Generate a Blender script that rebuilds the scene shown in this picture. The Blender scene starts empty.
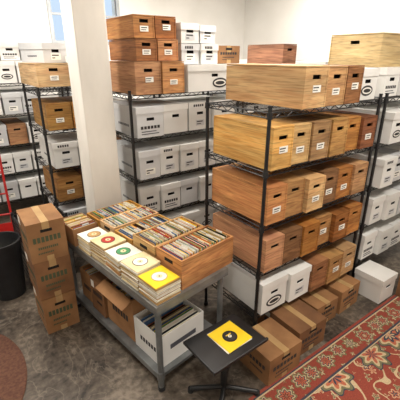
import bpy, math, random
from mathutils import Matrix, Vector
random.seed(11)
R=random.uniform
def lin(c):
    return tuple(((x/255)/12.92 if x/255<=.04045 else (((x/255)+.055)/1.055)**2.4) for x in c)+(1,)
# ---------------- materials
def nt(name):
    m=bpy.data.materials.new(name); m.use_nodes=True
    n=m.node_tree; b=n.nodes['Principled BSDF']; return m,n,b
def mk(name,c1,c2=None,rough=.6,scale=(8,8,8),detail=4,rand=0.0,metal=0,bump=0,lo=.35,hi=.65,wood=False):
    m,n,b=nt(name)
    b.inputs['Roughness'].default_value=rough; b.inputs['Metallic'].default_value=metal
    if wood: b.inputs['Specular IOR Level'].default_value=.3
    if c2 is None: c2=tuple(x*.88 for x in c1)
    tc=n.nodes.new('ShaderNodeTexCoord'); oi=n.nodes.new('ShaderNodeObjectInfo')
    mp=n.nodes.new('ShaderNodeMapping'); mp.inputs['Scale'].default_value=scale
    n.links.new(tc.outputs['Object'],mp.inputs['Vector'])
    mul=n.nodes.new('ShaderNodeMath'); mul.operation='MULTIPLY'; mul.inputs[1].default_value=37
    n.links.new(oi.outputs['Random'],mul.inputs[0])
    n.links.new(mul.outputs[0],mp.inputs['Location'])
    nz=n.nodes.new('ShaderNodeTexNoise'); nz.inputs['Scale'].default_value=1; nz.inputs['Detail'].default_value=detail
    if wood: nz.inputs['Distortion'].default_value=1.6
    n.links.new(mp.outputs[0],nz.inputs['Vector'])
    cr=n.nodes.new('ShaderNodeValToRGB'); cr.color_ramp.elements[0].color=lin(c1); cr.color_ramp.elements[1].color=lin(c2)
    cr.color_ramp.elements[0].position=lo; cr.color_ramp.elements[1].position=hi
    n.links.new(nz.outputs['Fac'],cr.inputs[0])
    out=cr.outputs[0]
    if wood:
        n2=n.nodes.new('ShaderNodeTexNoise'); n2.inputs['Scale'].default_value=.4; n2.inputs['Detail'].default_value=2
        n.links.new(mp.outputs[0],n2.inputs['Vector'])
        mr=n.nodes.new('ShaderNodeMapRange'); mr.inputs[1].default_value=.3; mr.inputs[2].default_value=.7; mr.inputs[3].default_value=.7; mr.inputs[4].default_value=1.15
        n.links.new(n2.outputs['Fac'],mr.inputs[0])
        mp2=n.nodes.new('ShaderNodeMapping'); mp2.inputs['Scale'].default_value=(10,5,120); n.links.new(tc.outputs['Object'],mp2.inputs['Vector'])
        n3=n.nodes.new('ShaderNodeTexNoise'); n3.inputs['Scale'].default_value=1; n.links.new(mp2.outputs[0],n3.inputs['Vector'])
        mr3=n.nodes.new('ShaderNodeMapRange'); mr3.inputs[1].default_value=.32; mr3.inputs[2].default_value=.52; mr3.inputs[3].default_value=.66; mr3.inputs[4].default_value=1
        n.links.new(n3.outputs['Fac'],mr3.inputs[0])
        mm=n.nodes.new('ShaderNodeMath'); mm.operation='MULTIPLY'; n.links.new(mr.outputs[0],mm.inputs[0]); n.links.new(mr3.outputs[0],mm.inputs[1])
        h0=n.nodes.new('ShaderNodeHueSaturation'); n.links.new(mm.outputs[0],h0.inputs['Value']); n.links.new(out,h0.inputs['Color']); out=h0.outputs[0]
        wn=n.nodes.new('ShaderNodeTexWhiteNoise'); wn.noise_dimensions='1D'; n.links.new(mul.outputs[0],wn.inputs['W'])
        mh=n.nodes.new('ShaderNodeMapRange'); mh.inputs[3].default_value=.493; mh.inputs[4].default_value=.514
        n.links.new(wn.outputs['Value'],mh.inputs[0]); n.links.new(mh.outputs[0],h0.inputs['Hue'])
        ms=n.nodes.new('ShaderNodeMapRange'); ms.inputs[3].default_value=1.02; ms.inputs[4].default_value=.78
        sc_=n.nodes.new('ShaderNodeSeparateColor'); n.links.new(wn.outputs['Color'],sc_.inputs[0]); n.links.new(sc_.outputs[1],ms.inputs[0]); n.links.new(ms.outputs[0],h0.inputs['Saturation'])
    if rand>0:
        hs=n.nodes.new('ShaderNodeHueSaturation')
        mr=n.nodes.new('ShaderNodeMapRange'); mr.inputs['To Min'].default_value=1-rand; mr.inputs['To Max'].default_value=1+rand*.6
        n.links.new(oi.outputs['Random'],mr.inputs[0]); n.links.new(mr.outputs[0],hs.inputs['Value'])
        n.links.new(out,hs.inputs['Color']); out=hs.outputs[0]
    n.links.new(out,b.inputs['Base Color'])
    if bump>0:
        bp=n.nodes.new('ShaderNodeBump'); bp.inputs['Strength'].default_value=bump; bp.inputs['Distance'].default_value=.01
        n.links.new(nz.outputs['Fac'],bp.inputs['Height']); n.links.new(bp.outputs[0],b.inputs['Normal'])
    return m
WOOD=mk('wood_honey',(200,140,68),(172,108,48),.62,(4,2.5,30),5,.22,wood=True)
WOODR=mk('wood_red',(170,104,50),(136,76,34),.62,(4,2.5,30),5,.2,wood=True)
PLY=mk('plywood_light',(224,180,110),(204,148,78),.65,(3,2,18),5,.12,wood=True)
PALE=mk('plywood_pale',(218,184,130),(200,160,104),.65,(3,2,18),5,.05,wood=True)
WHITE=mk('white_cardboard',(236,235,231),(224,223,219),.7,(3,3,3),3,.08)
WHITE2=mk('grey_white_cardboard',(212,213,214),(198,199,200),.7,(3,3,3),3,.08)
CARD=mk('brown_cardboard',(164,120,78),(128,88,54),.8,(6,6,6),8,.14,lo=.3,hi=.75)
CARDD=mk('brown_cardboard_dark',(140,98,62),(104,70,44),.8,(6,6,6),8,.1,lo=.3,hi=.75)
TAPE=mk('packing_tape',(184,152,104),(168,134,90),.3)
LABEL=mk('paper_label',(242,240,232),(232,230,222),.7)
INK=mk('ink',(36,34,36),(48,46,48),.6)
INKG=mk('ink_green',(74,84,58),(64,74,50),.6)
INKS=mk('ink_grey',(84,86,94),(66,68,76),.6)
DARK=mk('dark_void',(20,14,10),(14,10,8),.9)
BLACK=mk('black_metal',(18,18,20),(26,26,28),.4)
BPLA=mk('black_plastic',(34,35,38),(26,27,30),.45)
STEEL=mk('grey_steel',(140,143,144),(108,111,112),.38,(6,6,6),5,0,.55)
STEELT=mk('table_top_steel',(146,145,140),(112,112,108),.35,(6,6,6),5,0,.4)
VINYL=mk('vinyl',(18,18,20),(26,26,28),.3)
P_WHITE=mk('sleeve_white',(232,228,216),(214,208,192),.75)
P_CREAM=mk('sleeve_cream',(224,206,164),(206,186,140),.75)
P_TAN=mk('sleeve_tan',(190,152,98),(168,130,80),.75)
P_YEL=mk('sleeve_yellow',(240,204,28),(232,192,20),.6)
P_GRN=mk('label_green',(70,140,92),(60,124,80),.6)
P_RED=mk('label_red',(178,50,40),(160,40,34),.6)
P_BLUE=mk('label_blue',(80,110,150),(70,96,136),.6)
P_ORG=mk('sleeve_orange',(206,120,50),(190,104,42),.6)
REDP=mk('red_paint',(190,34,30),(170,28,26),.4)
RUBBER=mk('rubber',(26,26,26),(34,34,34),.8)
WALL=mk('wall_paint',(238,235,230),(230,227,221),.85,(1.5,1.5,1.5),4,bump=.05)
COL=mk('column_paint',(238,234,226),(224,220,212),.7,(5,5,2),5,bump=.3)
CEIL=mk('ceiling_paint',(232,230,226),(224,222,218),.9)
TRIM=mk('trim_paint',(222,222,220),(214,214,212),.6)
FRAME=mk('window_frame_paint',(172,176,180),(160,164,168),.6)
def concrete():
    m,n,b=nt('concrete_floor')
    tc=n.nodes.new('ShaderNodeTexCoord')
    a=n.nodes.new('ShaderNodeTexNoise'); a.inputs['Scale'].default_value=1.9; a.inputs['Detail'].default_value=12; a.inputs['Roughness'].default_value=.72; a.inputs['Distortion'].default_value=.8
    c=n.nodes.new('ShaderNodeTexNoise'); c.inputs['Scale'].default_value=24; c.inputs['Detail'].default_value=8
    n.links.new(tc.outputs['Object'],a.inputs['Vector']); n.links.new(tc.outputs['Object'],c.inputs['Vector'])
    r=n.nodes.new('ShaderNodeValToRGB'); e=r.color_ramp.elements
    e[0].position=.34; e[0].color=lin((42,36,31)); e[1].position=.68; e[1].color=lin((134,122,108))
    k=e.new(.45); k.color=lin((76,67,58)); k=e.new(.56); k.color=lin((98,88,77))
    ad=n.nodes.new('ShaderNodeMath'); ad.operation='MULTIPLY_ADD'; ad.inputs[1].default_value=.5; 
    sb=n.nodes.new('ShaderNodeMath'); sb.operation='SUBTRACT'; sb.inputs[1].default_value=.25
    n.links.new(c.outputs['Fac'],ad.inputs[0]); n.links.new(a.outputs['Fac'],ad.inputs[2]); n.links.new(ad.outputs[0],sb.inputs[0])
    s=n.nodes.new('ShaderNodeTexNoise'); s.inputs['Scale'].default_value=2.2; s.inputs['Detail'].default_value=4; s.inputs['Distortion'].default_value=2.5
    n.links.new(tc.outputs['Object'],s.inputs['Vector'])
    s1=n.nodes.new('ShaderNodeMath'); s1.operation='SUBTRACT'; s1.inputs[1].default_value=.5; n.links.new(s.outputs['Fac'],s1.inputs[0])
    s2=n.nodes.new('ShaderNodeMath'); s2.operation='ABSOLUTE'; n.links.new(s1.outputs[0],s2.inputs[0])
    s3=n.nodes.new('ShaderNodeMapRange'); s3.inputs[1].default_value=0; s3.inputs[2].default_value=.02; s3.inputs[3].default_value=.35; s3.inputs[4].default_value=0
    n.links.new(s2.outputs[0],s3.inputs[0])
    n.links.new(sb.outputs[0],r.inputs[0])
    mx=n.nodes.new('ShaderNodeMix'); mx.data_type='RGBA'; n.links.new(s3.outputs[0],mx.inputs[0]); n.links.new(r.outputs[0],mx.inputs[6]); mx.inputs[7].default_value=lin((150,138,124))
    n.links.new(mx.outputs[2],b.inputs['Base Color'])
    b.inputs['Roughness'].default_value=.42
    return m
CONC=concrete()
# rug
def rugmat(hx,hy):
    m,n,b=nt('persian_rug_weave'); L=n.links.new
    def N(t,**k):
        x=n.nodes.new('ShaderNode'+t)
        for a,v in k.items(): setattr(x,a,v)
        return x
    def M(op,a,bb=None,c=None):
        x=N('Math',operation=op)
        for i,v in enumerate((a,bb,c)):
            if v is None: continue
            if isinstance(v,(int,float)): x.inputs[i].default_value=v
            else: L(v,x.inputs[i])
        return x.outputs[0]
    tc=N('TexCoord'); sp=N('SeparateXYZ'); L(tc.outputs['Object'],sp.inputs[0])
    ax=M('ABSOLUTE',sp.outputs[0]); ay=M('ABSOLUTE',sp.outputs[1])
    cb=N('CombineXYZ'); L(ax,cb.inputs[0]); L(ay,cb.inputs[1])
    edge=M('MINIMUM',M('SUBTRACT',hx,ax),M('SUBTRACT',hy,ay))
    def ramp(stops,inp):
        r=N('ValToRGB'); r.color_ramp.interpolation='CONSTANT'
        e=r.color_ramp.elements
        e[0].position=stops[0][0]; e[0].color=lin(stops[0][1]); e[1].position=stops[1][0]; e[1].color=lin(stops[1][1])
        for p,c in stops[2:]:
            k=e.new(p); k.color=lin(c)
        L(inp,r.inputs[0]); return r.outputs[0]
    RED=(146,58,38); DRED=(112,42,32); ORG=(182,94,60); CRM=(200,176,136); NAV=(60,62,76); OLV=(118,112,78)
    def mix(f,a,bb):
        x=N('Mix',data_type='RGBA')
        L(f,x.inputs[0]); L(a,x.inputs[6])
        if isinstance(bb,tuple): x.inputs[7].default_value=lin(bb)
        else: L(bb,x.inputs[7])
        return x.outputs[2]
    def flower(scale,stops,np=8.0,amp=.05,rnd=.5,off=0):
        mp=N('Mapping'); mp.inputs['Location'].default_value=(off,off,0); L(cb.outputs[0],mp.inputs[0])
        sc=N('VectorMath',operation='SCALE'); sc.inputs[3].default_value=scale; L(mp.outputs[0],sc.inputs[0])
        v=N('TexVoronoi'); v.inputs['Scale'].default_value=1; v.inputs['Randomness'].default_value=rnd
        L(sc.outputs[0],v.inputs['Vector'])
        vm=N('VectorMath',operation='SUBTRACT'); L(sc.outputs[0],vm.inputs[0]); L(v.outputs['Position'],vm.inputs[1])
        sx=N('SeparateXYZ'); L(vm.outputs[0],sx.inputs[0])
        ang=M('ARCTAN2',sx.outputs[1],sx.outputs[0])
        d=M('ADD',v.outputs['Distance'],M('MULTIPLY',M('SINE',M('MULTIPLY',ang,np)),amp))
        return d,ramp(stops,d)
    d1,big=flower(3.0,[(0,ORG),(.06,CRM),(.12,NAV),(.20,ORG),(.28,CRM),(.34,OLV),(.40,NAV),(.43,RED)],8.0,.05,.55)
    d2,small=flower(9.5,[(0,CRM),(.1,NAV),(.2,ORG),(.28,CRM),(.33,RED)],5.0,.06,.8,.37)
    d3,leaf=flower(14,[(0,OLV),(.2,CRM),(.26,RED),(.5,RED)],3.0,.12,1,.9)
    field=mix(M('GREATER_THAN',d1,.43),big,small)
    field=mix(M('MULTIPLY',M('GREATER_THAN',d1,.43),M('GREATER_THAN',d2,.33)),field,leaf)
    n2=N('TexNoise'); n2.inputs['Scale'].default_value=4; n2.inputs['Detail'].default_value=1; L(cb.outputs[0],n2.inputs['Vector'])
    vine=M('MULTIPLY',M('LESS_THAN',M('ABSOLUTE',M('SUBTRACT',n2.outputs['Fac'],.5)),.012),M('GREATER_THAN',d1,.43))
    field=mix(vine,field,CRM)
    b1,bord=flower(6.5,[(0,CRM),(.08,DRED),(.17,ORG),(.26,NAV),(.31,CRM),(.36,OLV),(.44,RED)],8.0,.05,.3,.11)
    bl,bl2=flower(16,[(0,CRM),(.2,OLV),(.28,RED),(.5,RED)],4,.1,1,.5)
    bord=mix(M('GREATER_THAN',b1,.44),bord,bl2)
    col=mix(M('LESS_THAN',edge,.22),field,bord)
    for w0,w1,c in ((.215,.222,CRM),(.2,.215,NAV),(.03,.04,CRM),(.02,.03,NAV),(.0,.02,RED)):
        f=M('MULTIPLY',M('GREATER_THAN',edge,w0),M('LESS_THAN',edge,w1)); col=mix(f,col,c)
    fn=N('TexNoise'); fn.inputs['Scale'].default_value=120; L(tc.outputs['Object'],fn.inputs['Vector'])
    hs=N('HueSaturation'); hs.inputs['Saturation'].default_value=.95
    L(M('MULTIPLY_ADD',fn.outputs['Fac'],1.0,.42),hs.inputs['Value']); L(col,hs.inputs['Color']); L(hs.outputs[0],b.inputs['Base Color'])
    b.inputs['Roughness'].default_value=.95
    return m
# ---------------- mesh builder
class B:
    def __init__(s): s.v=[];s.f=[];s.m=[];s.mats=[]
    def mi(s,mat):
        if mat not in s.mats: s.mats.append(mat)
        return s.mats.index(mat)
    def add(s,vs,fs,mat,M=None):
        o=len(s.v)
        for p in vs:
            p=Vector(p); 
            if M is not None: p=M@p
            s.v.append(tuple(p))
        k=s.mi(mat)
        for f in fs: s.f.append(tuple(i+o for i in f)); s.m.append(k)
    def box(s,a,b,mat,M=None):
        x0,y0,z0=a;x1,y1,z1=b
        s.add([(x0,y0,z0),(x1,y0,z0),(x1,y1,z0),(x0,y1,z0),(x0,y0,z1),(x1,y0,z1),(x1,y1,z1),(x0,y1,z1)],
          [(0,3,2,1),(4,5,6,7),(0,1,5,4),(1,2,6,5),(2,3,7,6),(3,0,4,7)],mat,M)
    def cyl(s,p0,p1,r,mat,n=8,r1=None,M=None):
        p0=Vector(p0);p1=Vector(p1);d=(p1-p0).normalized()
        a=Vector((0,0,1)) if abs(d.z)<.9 else Vector((1,0,0))
        u=d.cross(a).normalized();w=d.cross(u)
        r1=r if r1 is None else r1
        vs=[];
        for i in range(n):
            t=2*math.pi*(i+.5)/n; vs.append(p0+(u*math.cos(t)+w*math.sin(t))*r)
        for i in range(n):
            t=2*math.pi*(i+.5)/n; vs.append(p1+(u*math.cos(t)+w*math.sin(t))*r1)
        fs=[(i,i+n,(i+1)%n+n,(i+1)%n) for i in range(n)]
        fs+= [tuple(range(n)),tuple(range(2*n-1,n-1,-1))]
        s.add(vs,fs,mat,M)
    def lathe(s,prof,mat,n=32,c=(0,0),M=None):
        vs=[]
        for r,z in prof:
            for i in range(n):
                t=2*math.pi*i/n; vs.append((c[0]+r*math.cos(t),c[1]+r*math.sin(t),z))
        fs=[]
        for j in range(len(prof)-1):
            for i in range(n):
                k=(i+1)%n; fs.append((j*n+i,j*n+k,(j+1)*n+k,(j+1)*n+i))
        fs.append(tuple(range(n-1,-1,-1))); 
        q=(len(prof)-1)*n
        if prof[-1][0]>.002 and len(prof)==2: fs.append(tuple(range(q,q+n)))
        s.add(vs,fs,mat,M)
    def mesh(s,name):
        me=bpy.data.meshes.new(name); me.from_pydata(s.v,[],s.f)
        for m in s.mats: me.materials.append(m)
        me.polygons.foreach_set('material_index',s.m); me.update(); return me
def place(me,name,loc=(0,0,0),rz=0,bevel=0,rot=None):
    o=bpy.data.objects.new(name,me); bpy.context.collection.objects.link(o)
    o.location=loc; o.rotation_euler=rot if rot else (0,0,rz)
    if bevel:
        k=o.modifiers.new('bevel','BEVEL'); k.width=bevel; k.segments=2; k.limit_method='ANGLE'
    return o
def one(b,name,loc=(0,0,0),rz=0,bevel=0,rot=None): return place(b.mesh(name),name,loc,rz,bevel,rot)
# --------- boxes (origin at centre-bottom; end with handle faces -Y)
def endpanel(b,w,h,y0,y1,mat,sw,sh,sz):
    b.box((-w/2,y0,0),(w/2,y1,sz-sh/2),mat); b.box((-w/2,y0,sz+sh/2),(w/2,y1,h),mat)
    b.box((-w/2,y0,sz-sh/2),(-sw/2,y1,sz+sh/2),mat); b.box((sw/2,y0,sz-sh/2),(w/2,y1,sz+sh/2),mat)
def disc(b,x,y,z,r,mat,sx=1,sz=1):
    b.lathe([(r,0),(r,.0012)],mat,20,M=Matrix.Translation((x,y+.0006,z))@Matrix.Rotation(math.pi/2,4,'X')@Matrix.Diagonal((sx,sz,1,1)))
cache={}
def woodbox(w,l,h,mat,label=0,lid=True):
    k=('w',w,l,h,mat.name,label,lid)
    if k in cache: return cache[k]
    b=B(); t=.012; y0=-l/2;y1=l/2
    endpanel(b,w-2*t-.003,h-(t if lid else 0),y0+.002,y0+t,mat,min(.08,w*.42),.026,h*.74)
    endpanel(b,w-2*t-.003,h-(t if lid else 0),y1-t,y1-.002,mat,min(.08,w*.42),.026,h*.74)
    b.box((-w/2,y0,0),(-w/2+t,y1,h-(t if lid else 0)),mat); b.box((w/2-t,y0,0),(w/2,y1,h-(t if lid else 0)),mat)
    b.box((-w/2+t,y0+t,0),(w/2-t,y1-t,t),mat)
    if lid: b.box((-w/2+.001,y0+.001,h-t+.003),(w/2-.001,y1-.001,h),mat)
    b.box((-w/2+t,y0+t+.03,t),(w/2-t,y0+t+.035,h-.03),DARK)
    if label:
        lw=min(.075,w*.42); lz=h*(.28 if label==1 else .38); 
        b.box((-lw/2+.008*(label-1),y0-.0015,lz),(lw/2+.008*(label-1),y0+.003,lz+.042),LABEL)
        b.box((-lw/2+.01,y0-.0022,lz+.025),(lw/2-.012,y0-.0015,lz+.032),INK)
        b.box((-lw/2+.01,y0-.0022,lz+.010),(lw/2-.02,y0-.0015,lz+.015),INK)
    me=b.mesh('wooden_record_box'); cache[k]=me; return me
def whitebox(w,l,h,mat,label=0):
    k=('c',w,l,h,mat.name,label)
    if k in cache: return cache[k]
    b=B(); t=.005; y0=-l/2+.006;y1=l/2-.006; ww=w-.012; lh=.055
    endpanel(b,ww-2*t,h-.006,y0,y0+t,mat,.075,.026,h*.6)
    endpanel(b,ww-2*t,h-.006,y1-t,y1,mat,.075,.026,h*.6)
    b.box((-ww/2,y0,0),(-ww/2+t,y1,h-.006),mat); b.box((ww/2-t,y0,0),(ww/2,y1,h-.006),mat)
    b.box((-ww/2+t,y0+t,0),(ww/2-t,y1-t,t),mat)
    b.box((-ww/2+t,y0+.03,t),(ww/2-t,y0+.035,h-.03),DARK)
    b.box((-w/2,-l/2,h-.004),(w/2,l/2,h),mat)
    b.box((-w/2,-l/2,h-lh),(w/2,-l/2+.004,h-.004),mat); b.box((-w/2,l/2-.004,h-lh),(w/2,l/2,h-.004),mat)
    b.box((-w/2,-l/2+.004,h-lh),(-w/2+.004,l/2-.004,h-.004),mat); b.box((w/2-.004,-l/2+.004,h-lh),(w/2,l/2-.004,h-.004),mat)
    x=-ww/2
    if label in (1,2,4):
        for q in range(8): b.box((x-.001,-l*.2+q*l*.05,h*.3),(x-.0002,-l*.2+q*l*.05+l*.034,h*.38),INKS)
    if label in (1,2):
        b.box((-.05,y0-.0012,h*.15),(.05,y0,h*.15+.055),LABEL if mat is not WHITE else WHITE2)
        b.box((-.04,y0-.002,h*.15+.034),(.03,y0-.0012,h*.15+.044),INK)
        b.box((-.04,y0-.002,h*.15+.012),(.01 if label==2 else -.01,y0-.0012,h*.15+.02),INK)
    if label==2:
        for q in range(5): b.box((-w*.3+q*w*.09,-l/2-.001,h-.042),(-w*.3+q*w*.09+w*.065,-l/2-.0001,h-.02),INK)
    if label==3: 
        s=min(w*.3,.09); xo=w*.1 if w>.4 else 0
        disc(b,xo,y0-.001,h*.3,s,INK,1,.5); disc(b,xo,y0-.002,h*.3,s*.8,LABEL,1,.4); disc(b,xo,y0-.003,h*.3,s*.62,INK,1,.3)
    if label==4:
        for q in range(6): b.box((-w*.36+q*w*.12,y0-.001,h*.28),(-w*.36+q*w*.12+w*.09,y0-.0001,h*.38),INK)
        b.box((-w*.34,y0-.001,h*.18),(w*.2,y0-.0001,h*.21),INKS); b.box((-w*.34,y0-.001,h*.1),(w*.3,y0-.0001,h*.13),INKS)
    me=b.mesh('white_storage_box'); cache[k]=me; return me
def cardbox(w,l,h,mat=None,logo=1):
    mat=mat or CARD
    k=('k',w,l,h,mat.name,logo)
    if k in cache: return cache[k]
    b=B(); b.box((-w/2,-l/2,0),(w/2,l/2,h-.006),mat)
    b.box((-w/2,-l/2,h-.006),(-.002,l/2,h),mat); b.box((.002,-l/2,h-.006),(w/2,l/2,h),mat)
    b.box((-.025,-l/2-.001,h),(.025,l/2+.001,h+.001),TAPE)
    b.box((-.025,-l/2-.001,h-.06),(.025,-l/2,h),TAPE); b.box((-.025,l/2,h-.06),(.025,l/2+.001,h),TAPE)
    b.box((-.025,-l/2-.001,0),(.025,-l/2,.04),TAPE)
    I=INKG if logo==2 else INK
    y=-l/2
    for r_,(z0,z1,a,c,nl) in enumerate(((.5,.64,-.38,.38,7),(.32,.38,-.28,.26,10),(.2,.24,-.3,.12,9))):
        for q in range(nl):
            xa=w*(a+(c-a)*q/nl); xb=w*(a+(c-a)*(q+.72)/nl)
            b.box((xa,y-.001,h*z0),(xb,y-.0002,h*z1),I)
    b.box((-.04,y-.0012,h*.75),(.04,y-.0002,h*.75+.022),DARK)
    x=-w/2
    for z0,z1,a,c,nl in ((.5,.64,-.36,.36,7),(.3,.36,-.3,.1,9)):
        for q in range(nl):
            b.box((x-.001,l*(a+(c-a)*q/nl),h*z0),(x-.0002,l*(a+(c-a)*(q+.72)/nl),h*z1),I)
    b.box((x-.0012,l*.2,h*.72),(x-.0002,l*.42,h*.92),LABEL)
    me=b.mesh('cardboard_box'); cache[k]=me; return me
def wb(x,y,z,w,l,h,mat,label=0,rz=None,name='wooden_record_box'):
    place(woodbox(w,l,h,mat,label),name,(x,y,z),R(-.012,.012) if rz is None else rz)
def cb_(x,y,z,w,l,h,mat,label=0,rz=None):
    place(whitebox(w,l,h,mat,label),'white_storage_box',(x,y,z),R(-.012,.012) if rz is None else rz)
def row(x0,yf,z,spec,l=.58,gap=.008):
    x=x0
    for s in spec:
        kind,w,h=s; cx=x+w/2; y=yf+l/2+R(-.025,.02); zz=z+.005
        if kind=='w': wb(cx,y,zz,w,l,h,WOOD,random.choice([0,1,1,2]))
        elif kind=='r': wb(cx,y,zz,w,l,h,WOODR,random.choice([0,1,2]))
        elif kind=='p': wb(cx,y,zz,w,l,h,PLY,random.choice([1,2]))
        elif kind=='c': cb_(cx,y,zz,w,l,h,WHITE,random.choice([0,1,2,3,4,4]))
        elif kind=='g': cb_(cx,y,zz,w,l,h,WHITE2,random.choice([0,1,2,4]))
        elif kind=='L': cb_(cx,y,zz,w,l,h,WHITE,3)
        elif kind=='k': place(cardbox(w,l,h,CARD,1),'cardboard_box',(cx,y,zz))
        x+=w+gap
# --------- wire rack
LV=(.28,.64,1.0,1.38,1.74)
rc={}
def rack(x,y,Lx=1.2,D=.6,lv=LV,top=None):
    key=(Lx,D,lv,top)
    if key not in rc:
        b=B(); T=(top or lv[-1]+.035)
        for px in (0,Lx):
            for py in (0,D):
                b.cyl((px,py,.03),(px,py,T),.0125,BLACK,8)
                b.cyl((px,py,T),(px,py,T+.008),.014,BLACK,8)
                b.cyl((px,py,0),(px,py,.03),.02,BPLA,8)
                for k in range(1,int(T/.1)): b.cyl((px,py,k*.1),(px,py,k*.1+.003),.0135,BLACK,8)
                for z in lv: b.cyl((px,py,z-.035),(px,py,z+.005),.02,BLACK,8,.017)
        for z in lv:
            for zz,rr in ((z,.0045),(z-.03,.0045)):
                for a,c in (((0,0),(Lx,0)),((0,D),(Lx,D)),((0,0),(0,D)),((Lx,0),(Lx,D))):
                    b.cyl((a[0],a[1],zz),(c[0],c[1],zz),rr,BLACK,5)
            n=int(Lx/.03)
            for i in range(1,n): b.cyl((i*Lx/n,0,z),(i*Lx/n,D,z),.0022,BLACK,4)
            for q in (.33,.67): b.cyl((0,D*q,z-.006),(Lx,D*q,z-.006),.0035,BLACK,4)
            n=int(Lx/.05)
            for yy in (0,D):
                for i in range(n):
                    b.cyl((i*Lx/n,yy,z-.03 if i%2 else z),((i+1)*Lx/n,yy,z if i%2 else z-.03),.003,BLACK,4)
            n=int(D/.05)
            for xx in (0,Lx):
                for i in range(n):
                    b.cyl((xx,i*D/n,z-.03 if i%2 else z),(xx,(i+1)*D/n,z if i%2 else z-.03),.003,BLACK,4)
        rc[key]=b.mesh('wire_shelving_unit')
    place(rc[key],'wire_shelving_unit',(x,y,0))
# =============== ROOM
X0,X1,Y0,Y1,ZC=-2.2,5.4,-1.6,5.92,3.3
b=B(); b.box((X0-.1,Y0-.1,-.1),(X1+.1,Y1+.1,0),CONC); one(b,'floor')
b=B(); b.box((X0-.1,Y0-.1,ZC),(X1+.1,Y1+.1,ZC+.1),CEIL); one(b,'ceiling')
wx0,wx1,wz0,wz1=1.66,2.66,2.26,3.0
b=B()
b.box((X0-.1,Y1,0),(wx0,Y1+.15,ZC),WALL); b.box((wx1,Y1,0),(X1+.1,Y1+.15,ZC),WALL)
b.box((wx0,Y1,0),(wx1,Y1+.15,wz0),WALL); b.box((wx0,Y1,wz1),(wx1,Y1+.15,ZC),WALL); one(b,'wall_back')
b=B(); b.box((X1,Y0-.1,0),(X1+.15,Y1,ZC),WALL); one(b,'wall_right')
b=B(); b.box((X0-.15,Y0-.1,0),(X0,Y1,ZC),WALL); one(b,'wall_left')
b=B(); b.box((X0,Y0-.15,0),(X1,Y0,ZC),WALL); one(b,'wall_front')
b=B(); b.box((X0,Y1-.015,0),(X1-.015,Y1,.1),TRIM); one(b,'baseboard_back')
b=B(); b.box((X1-.015,Y0,0),(X1,Y1,.1),TRIM); one(b,'baseboard_right')
GL=bpy.data.materials.new('window_glass'); GL.use_nodes=True
g=GL.node_tree.nodes['Principled BSDF']; g.inputs['Base Color'].default_value=(.9,.95,1,1); g.inputs['Transmission Weight'].default_value=1; g.inputs['Roughness'].default_value=.05; g.inputs['IOR'].default_value=1.02
b=B()
for a,c in (((wx0-.05,wz0-.05),(wx1+.05,wz0)),((wx0-.05,wz1),(wx1+.05,wz1+.05)),((wx0-.05,wz0),(wx0,wz1)),((wx1,wz0),(wx1+.05,wz1)),((wx0+.31,wz0),(wx0+.34,wz1)),((wx0+.64,wz0),(wx0+.67,wz1)),((wx0,2.6),(wx1,2.63))):
    b.box((a[0],Y1-.025,a[1]),(c[0],Y1+.03,c[1]),FRAME)
b.box((wx0,Y1+.05,wz0),(wx1,Y1+.055,wz1),GL)
one(b,'window_1')
b=B(); b.box((-.13,-.13,0),(.13,.13,ZC),COL); one(b,'support_column',(1.085,3.02,0),0,.012)
# =============== RACKS
W=.185
rack(1.57,1.47)
xs=1.6
row(xs,1.46,LV[3],[('p',W,.27),('p',W,.26),('w',W,.26),('w',W,.26),('w',W,.25),('r',W,.24)])
row(xs,1.46,LV[2],[('w',W,.26),('w',W,.26),('p',W,.25),('r',W,.26),('w',W,.25),('w',W,.25)])
row(xs,1.46,LV[1],[('w',W,.25),('r',W,.25),('w',W,.25),('w',W,.25),('r',W,.24),('w',W,.25)])
row(xs-.005,1.42,LV[0],[('c',.27,.26),('c',.24,.25),('r',W,.25),('w',W,.24),('w',W,.25)])
row(1.81,1.46,LV[4],[('p',.225,.25),('w',.205,.245),('r',.185,.245)],l=.72)
row(2.49,1.5,LV[4],[('c',.25,.22)],l=.56)
for x,y,w,l,h,m in ((1.545,1.29,.31,.30,.225,CARD),(1.90,1.40,.3,.42,.22,CARDD),(2.23,1.50,.27,.4,.2,CARD),(2.54,1.5,.28,.4,.22,CARD)):
    place(cardbox(w,l,h,m,1),'cardboard_box',(x,y,0),R(-.04,.04))
# right rack
rack(2.86,1.47)
for i,z in enumerate(LV[:4]):
    row(2.895,1.42,z,[(random.choice('cccg'),.21,.25) for _ in range(5)])
row(2.895,1.5,LV[4],[('c',.22,.22),('c',.22,.22),('c',.22,.22),('g',.22,.22)],l=.56)
place(woodbox(.46,.8,.25,PALE,0),'wooden_crate',(3.29,1.83,LV[4]+.226),math.pi/2)
row(2.80,1.17,0,[('c',.24,.24)],l=.27)
# middle rack row
rack(1.33,2.82); rack(2.6,2.82); rack(3.87,2.82)
for rx in (1.33,2.6,3.87):
    for i,z in enumerate(LV[:4]):
        w=.27 if i==3 else .215
        n=4 if i==3 else 5
        row(rx+.03,2.80,z,[(random.choice('cccg'),w,.26) for _ in range(n)])
z=LV[4]
row(1.38,2.8,z,[('w',.24,.26),('w',.22,.26)],l=.6)
row(1.42,2.82,z+.265,[('r',.19,.17),('w',.2,.17)],l=.55)
row(1.42,2.84,z+.44,[('w',.19,.17),('r',.2,.17)],l=.55)
row(1.87,2.78,z,[('L',.62,.23)],l=.5)
row(1.86,2.84,z+.235,[('g',.2,.17),('c',.2,.17)],l=.45)
row(1.86,2.86,z+.41,[('c',.2,.16),('g',.18,.15)],l=.42)
row(2.3,2.9,z+.235,[('k',.28,.16)],l=.36)
row(2.63,2.82,z,[('c',.26,.2),('g',.26,.2),('c',.26,.2),('c',.26,.2)],l=.56)
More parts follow.
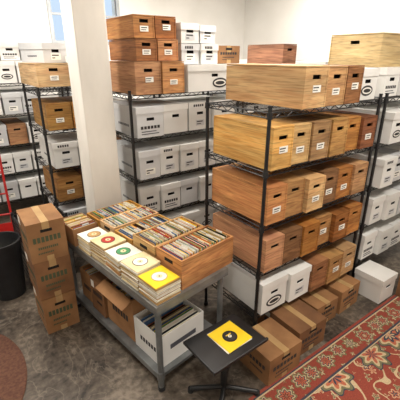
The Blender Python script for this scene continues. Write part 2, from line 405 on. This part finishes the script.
row(3.2,2.85,z+.205,[('r',.22,.22)],l=.56)
row(3.92,2.82,z,[('c',.26,.24),('g',.26,.24),('c',.26,.24),('c',.26,.24)],l=.56)
# left rack
rack(.80,3.62); rack(2.07,3.62); rack(3.34,3.62)
row(.84,3.6,LV[3],[('w',.23,.25),('w',.2,.25),('w',.2,.25),('c',.2,.24),('c',.2,.24)])
row(.84,3.6,LV[2],[('c',.25,.25),('c',.25,.25),('w',.2,.24),('c',.2,.24)])
row(.84,3.6,LV[1],[('w',.25,.25),('r',.22,.25),('c',.25,.25),('c',.25,.24)])
row(.84,3.6,LV[0],[('g',.25,.25),('c',.25,.25),('c',.25,.24),('c',.25,.24)])
row(.80,3.56,LV[4]+.04,[('p',.3,.2),('c',.28,.26),('c',.25,.22)],l=.74)
cb_(.96,3.86,LV[4]+.25,.26,.4,.17,WHITE2,1,.3)
for rx in (2.07,3.34):
    for z in LV: row(rx+.03,3.6,z,[(random.choice('ccg'),.27,.25) for _ in range(4)])
# far left rack
rack(.2,5.0); rack(1.47,5.0); rack(2.74,5.0)
for rx in (.2,1.47,2.74):
    for i,z in enumerate(LV):
        row(rx+.03,4.98,z,[(random.choice('ccccgc' if i>2 else 'cccgw'),.215,.25) for _ in range(5)])
row(.5,5.0,LV[4]+.255,[('c',.25,.2),('c',.22,.2),('c',.3,.2)],l=.5)
# =============== TABLE
A=math.radians(8); TN=Vector((.78,1.50,0)); TR=Matrix.Translation(TN)@Matrix.Rotation(A,4,'Z')
TW,TL,TH=.62,1.26,.70
b=B()
b.box((0,0,TH-.035),(TW,TL,TH),STEELT)
b.box((.0,0,TH-.06),(TW,.012,TH-.035),STEEL); b.box((0,TL-.012,TH-.06),(TW,TL,TH-.035),STEEL)
b.box((0,.012,TH-.06),(.012,TL-.012,TH-.035),STEEL); b.box((TW-.012,.012,TH-.06),(TW,TL-.012,TH-.035),STEEL)
for lx in (.035,TW-.035):
    for ly in (.04,TL-.04):
        b.cyl((lx,ly,.03),(lx,ly,TH-.035),.02,STEEL,16); b.cyl((lx,ly,0),(lx,ly,.03),.024,BPLA,16)
        b.cyl((lx,ly,.09),(lx,ly,.16),.026,STEEL,16)
b.box((.02,.025,.115),(TW-.02,TL-.025,.14),STEEL)
b.box((.015,.02,.10),(.02,TL-.02,.145),STEEL); 
one(b,'steel_work_table',TN,A,.0015)
def T(x,y,z): return TR@Vector((x,y,z))
SL=[P_WHITE,P_WHITE,P_CREAM,P_CREAM,P_TAN,P_WHITE,P_BLUE,VINYL,P_ORG,P_RED,P_GRN,P_YEL,P_TAN,P_WHITE,P_CREAM,VINYL,P_BLUE]
def filled(w,l,h,mat,name,loc,rz,fill=.93,tray=False,cardb=False):
    b=B(); t=.012 if not cardb else .005
    b.box((-l/2,-w/2,0),(l/2,w/2,t),mat)
    b.box((-l/2,-w/2,t),(l/2,-w/2+t,h),mat); b.box((-l/2,w/2-t,t),(l/2,w/2,h),mat)
    b.box((-l/2,-w/2+t,t),(-l/2+t,w/2-t,h),mat); b.box((l/2-t,-w/2+t,t),(l/2,w/2-t,h),mat)
    if not tray:
        for sx in (-1,1):
            b.box((sx*(l/2+.0005)-.0008,-.04,h*.72),(sx*(l/2+.0005)+.0008,.04,h*.72+.024),DARK)
    x=-l/2+t+.003
    sw=min(w/2-t-.002,.100)
    while x<l/2-t-.018-(1-fill)*l:
        th=R(.0014,.003); hh=min(h+.002,.195+t)+R(-.012,.006); m=random.choice(SL); dy=R(-.002,.002)
        M=Matrix.Translation((x,dy,t+.001))@Matrix.Rotation(R(.04,.075),4,'Y')
        sw2=sw-.003-R(0,.004)
        b.box((0,-sw2,0),(th,sw2,hh-t),m,M)
        q=random.random()
        if q<.1: b.box((.0,-sw2*.5,hh-t),(.0008,sw2*.1,hh-t+.012),LABEL,M)
        elif q<.35:
            s0=R(-.8,.4)
            b.box((.0,sw2*s0,hh-t-.001),(th+.0003,sw2*(s0+R(.2,.5)),hh-t+.001),random.choice([P_RED,P_BLUE,P_GRN,P_YEL,VINYL]),M)
        x+=th+R(.0003,.0018)
    one(b,name,loc,rz)
filled(.25,.47,.205,WOOD,'open_wooden_record_box',T(.455,.15,TH+.001),A,.98)
filled(.25,.45,.20,PLY,'open_wooden_record_box',T(.44,.41,TH+.001),A,.98)
filled(.22,.42,.15,WOOD,'open_wooden_record_box',T(.42,.66,TH+.001),A+.01,.98)
filled(.2,.42,.16,PLY,'open_wooden_record_box',T(.42,.88,TH+.001),A,.95)
filled(.2,.42,.15,WOOD,'open_wooden_record_box',T(.42,1.10,TH+.001),A,.95)
filled(.2,.26,.14,CARD,'open_cardboard_record_box',T(.095,1.13,TH+.001),A+math.pi/2,.92,True,True)
def stack(loc,n,top,label,name='record_stack',rz=0,th=.0055,sp=.184,black=False):
    b=B(); z=0
    for i in range(n):
        m=random.choice([P_WHITE,P_CREAM,P_CREAM,P_TAN,P_WHITE,P_TAN,P_ORG if i%5==0 else P_CREAM]) if i<n-1 else top
        M=Matrix.Translation((R(-.003,.003),R(-.003,.003),z))@Matrix.Rotation(R(-.03,.03),4,'Z')
        hs=sp/2*R(.96,.99)
        b.box((-hs,-hs,0),(hs,hs,th*R(.7,.92)),m,M)
        if i%2 and i<n-1: b.lathe([(.0865,0),(.0865,th*.2)],VINYL,24,M=M@Matrix.Translation((R(0,.005),0,th*.78)))
        z+=th
    if black:
        b.lathe([(.047,z-.0012),(.047,z+.0004)],VINYL,32); b.lathe([(.036,z),(.036,z+.0008)],INK,32)
        b.box((-.02,.012,z+.0008),(.02,.018,z+.0012),P_YEL); b.lathe([(.012,z+.0004),(.012,z+.0012)],P_WHITE,24); b.lathe([(.004,z+.0008),(.004,z+.0016)],DARK,12)
    else:
        b.lathe([(.05,z-.0012),(.05,z+.0004)],P_TAN if top is P_YEL else VINYL,32)
        b.lathe([(.045,z),(.045,z+.0009)],label,32)
        b.lathe([(.019,z+.0005),(.019,z+.0014)],P_CREAM,24)
        b.lathe([(.0055,z+.001),(.0055,z+.0019)],DARK,12)
    one(b,name,loc,rz)
stack(T(.105,.10,TH+.001),22,P_YEL,P_WHITE,rz=A)
stack(T(.105,.295,TH+.001),25,P_CREAM,P_WHITE,rz=A+.03)
stack(T(.105,.49,TH+.001),24,P_WHITE,P_GRN,rz=A-.03)
stack(T(.105,.685,TH+.001),26,P_CREAM,P_RED,rz=A+.03)
stack(T(.10,.88,TH+.001),21,P_WHITE,P_TAN,rz=A)
# under table
ZS=.142
def opencarton(w,l,h,mat,name,loc,rz,papers=True,flaps=True):
    b=B(); t=.005
    b.box((-w/2,-l/2,0),(w/2,l/2,t),mat)
    b.box((-w/2,-l/2,t),(w/2,-l/2+t,h),mat); b.box((-w/2,l/2-t,t),(w/2,l/2,h),mat)
    b.box((-w/2,-l/2+t,t),(-w/2+t,l/2-t,h),mat); b.box((w/2-t,-l/2+t,t),(w/2,l/2-t,h),mat)
    if flaps:
        for sx in (-1,1):
            M=Matrix.Translation((sx*w/2,0,h))@Matrix.Rotation(sx*math.radians(115 if sx<0 else 15),4,'Y')
            b.box((-.002,-l/2,0),(.002,l/2,min(w*.4,.09)),mat,M)
    for q in range(6): b.box((-w/2-.001,-l*.3+q*l*.1,h*.38),(-w/2-.0002,-l*.3+q*l*.1+l*.07,h*.52),INK)
    b.box((-w*.3,-l/2-.001,h*.45),(w*.3,-l/2-.0002,h*.6),LABEL if mat is not WHITE else INKS)
    if papers:
        y=-l/2+t+.005
        while y<l/2-.02:
            th=R(.002,.006); b.box((-w/2+.02,y,t),(w/2-.02,y+th,h*R(.82,.97)),random.choice(SL)); y+=th+.003
    one(b,name,loc,rz)
opencarton(.38,.3,.25,WHITE,'open_white_carton',T(.255,.215,ZS),A,True,False)
opencarton(.48,.36,.36,CARD,'open_cardboard_carton',T(.31,.56,ZS),A,True,True)
place(cardbox(.46,.2,.30,CARDD,1),'cardboard_box',T(.28,.85,ZS),A)
opencarton(.40,.2,.27,CARD,'open_cardboard_carton',T(.27,1.06,ZS),A,True,False)
for i,(w,l,h) in enumerate(((.25,.33,.32),(.26,.33,.32),(.26,.34,.31))):
    place(cardbox(w,l,h,CARD if i!=1 else CARDD,2),'cardboard_box',(.46+R(-.008,.008),2.67,i*.323+(.003 if i else 0)),R(-.03,.03))
# =============== stand with record
b=B()
b.box((-.21,-.15,.425),(.21,.15,.445),BLACK); b.box((-.215,-.155,.435),(.215,-.14,.455),BLACK)
b.box((-.05,-.05,.40),(.05,.05,.425),BLACK); b.cyl((0,0,.05),(0,0,.40),.022,BLACK,16); b.cyl((0,0,.2),(0,0,.24),.03,BPLA,16)
for a in (45,135,225,315):
    c,s_=math.cos(math.radians(a)),math.sin(math.radians(a))
    b.cyl((0,0,.065),(c*.23,s_*.2,.03),.017,BLACK,10); b.cyl((c*.23,s_*.2,0),(c*.23,s_*.2,.035),.02,RUBBER,10)
one(b,'black_pedestal_stand',(1.12,1.28,0),.03,.003)
stack((1.16,1.285,.446),2,P_YEL,P_WHITE,'record_single',rz=.06,th=.003,sp=.2,black=True)
# =============== bin
b=B(); b.lathe([(.13,0),(.165,.52),(.175,.52),(.175,.55),(.16,.55),(.155,.5),(.125,.02)],BPLA,36)
b.lathe([(.128,.3),(.12,.36),(.05,.38),(.001,.36)],P_WHITE,18)
one(b,'trash_bin',(.2,3.28,0))
b=B()
for k in range(2):
    z0=k*.34
    b.box((-.2,-.16,z0),(.2,.16,z0+.02),BPLA)
    for sy in (-1,1):
        for q in range(5): 
            b.box((-.2,sy*.16-.008,z0+.02+q*.06),(.2,sy*.16+.008,z0+.065+q*.06),BPLA)
    for sx in (-1,1):
        for q in range(5): b.box((sx*.2-.008,-.16,z0+.02+q*.06),(sx*.2+.008,.16,z0+.065+q*.06),BPLA)
        for sy in (-1,1): b.box((sx*.2-.012,sy*.16-.012,z0),(sx*.2+.012,sy*.16+.012,z0+.33),BPLA)
for q in range(14): b.box((-.17,-.13+q*.019,.36),(.17,-.122+q*.019,.66+R(-.04,.02)),random.choice([P_WHITE,VINYL,VINYL,P_CREAM]))
one(b,'black_milk_crates',(.58,3.4,0),.05)
# hand truck
b=B(); h=1.15
for sx in (-.2,.2):
    b.cyl((sx,0,.1),(sx,.12,h),.014,REDP,10)
    b.cyl((sx*1.15,.03,.11),(sx*1.35,.03,.11),.11,RUBBER,20); b.cyl((sx*1.14,.03,.11),(sx*1.36,.03,.11),.05,REDP,14)
for z in (.3,.55,.8,h): b.cyl((-.2,.12*(z-.1)/(h-.1),z),(.2,.12*(z-.1)/(h-.1),z),.012,REDP,10)
b.cyl((-.26,.03,.11),(.26,.03,.11),.01,STEEL,8); b.box((-.22,-.2,.01),(.22,.0,.02),REDP)
b.box((-.21,-.012,.01),(.21,.0,.2),REDP)
one(b,'red_hand_truck',(.26,4.5,0),-.2)
# =============== rugs
hx,hy=1.35,.95
b=B(); rm=rugmat(hx,hy); b.box((-hx,-hy,0),(hx,hy,.008),rm)
for i in range(160):
    y=-hy+.01+i*(2*hy-.02)/159
    for s in (-1,1): b.cyl((s*hx,y,.004),(s*(hx+.025),y+R(-.005,.005),.002),.002,P_TAN,4)
one(b,'persian_rug',(2.57,.20,.0005),0)
b=B(); BR=mk('brown_rug_weave',(104,70,54),(84,54,42),.95,(60,60,60),2)
b.lathe([(.76,0),(.76,.008),(.75,.012),(.001,.012)],BR,96); one(b,'round_rug',(-.63,2.35,.0005))
place(cardbox(.4,.32,.3,CARDD,1),'cardboard_box',(3.26,1.0,.01),.08)
b=B(); b.lathe([(.08,0),(.13,.02),(.15,.08),(.13,.15),(.07,.2),(.03,.22),(.05,.26),(.001,.25)],P_WHITE,14)
o=one(b,'white_plastic_bag',(3.26,1.0,.312)); 
for p in o.data.polygons: p.use_smooth=True
for v in o.data.vertices: v.co.x*=1+R(-.08,.08); v.co.y*=1+R(-.08,.08)
# =============== LIGHT
EM=bpy.data.materials.new('fluorescent_tube'); EM.use_nodes=True
e=EM.node_tree.nodes['Principled BSDF']; e.inputs['Emission Color'].default_value=(1,.95,.86,1); e.inputs['Emission Strength'].default_value=6
def lamp(x,y,sx,sy,p,name='ceiling_light'):
    b=B(); b.box((-sx/2,-sy/2,0),(sx/2,sy/2,.04),TRIM)
    for q in (-.25,0,.25): b.cyl((-sx/2+.03,q*sy,-.02),(sx/2-.03,q*sy,-.02),.016,EM,10)
    f=one(b,'fluorescent_fixture',(x,y,ZC-.045))
    l=bpy.data.lights.new(name,'AREA'); l.shape='RECTANGLE'; l.size=sx; l.size_y=sy; l.energy=p; l.color=(1,.94,.86)
    o=bpy.data.objects.new(name,l); bpy.context.collection.objects.link(o); o.location=(x,y,ZC-.09)
lamp(.1,.4,1.2,.4,38); lamp(2.4,.3,1.2,.4,46); lamp(.0,3.2,1.2,.4,58); lamp(2.4,2.5,1.2,.4,44); lamp(4.4,3.6,1.2,.4,58); lamp(1.8,4.75,1.2,.4,58)
w=bpy.data.worlds.new('sky'); bpy.context.scene.world=w; w.use_nodes=True
w.node_tree.nodes['Background'].inputs[0].default_value=(.72,.85,1,1); w.node_tree.nodes['Background'].inputs[1].default_value=1.0
# =============== CAMERA
c=bpy.data.cameras.new('camera'); co=bpy.data.objects.new('camera',c); bpy.context.collection.objects.link(co)
co.location=(0,0,2.05); th=math.radians(22); az=math.radians(54)
d=Vector((math.cos(az)*math.cos(th),math.sin(az)*math.cos(th),-math.sin(th)))
co.rotation_euler=d.to_track_quat('-Z','Y').to_euler()
c.sensor_width=36; c.lens=357/400*36; c.clip_start=.05
bpy.context.scene.camera=co
bpy.context.scene.view_settings.view_transform='Standard'
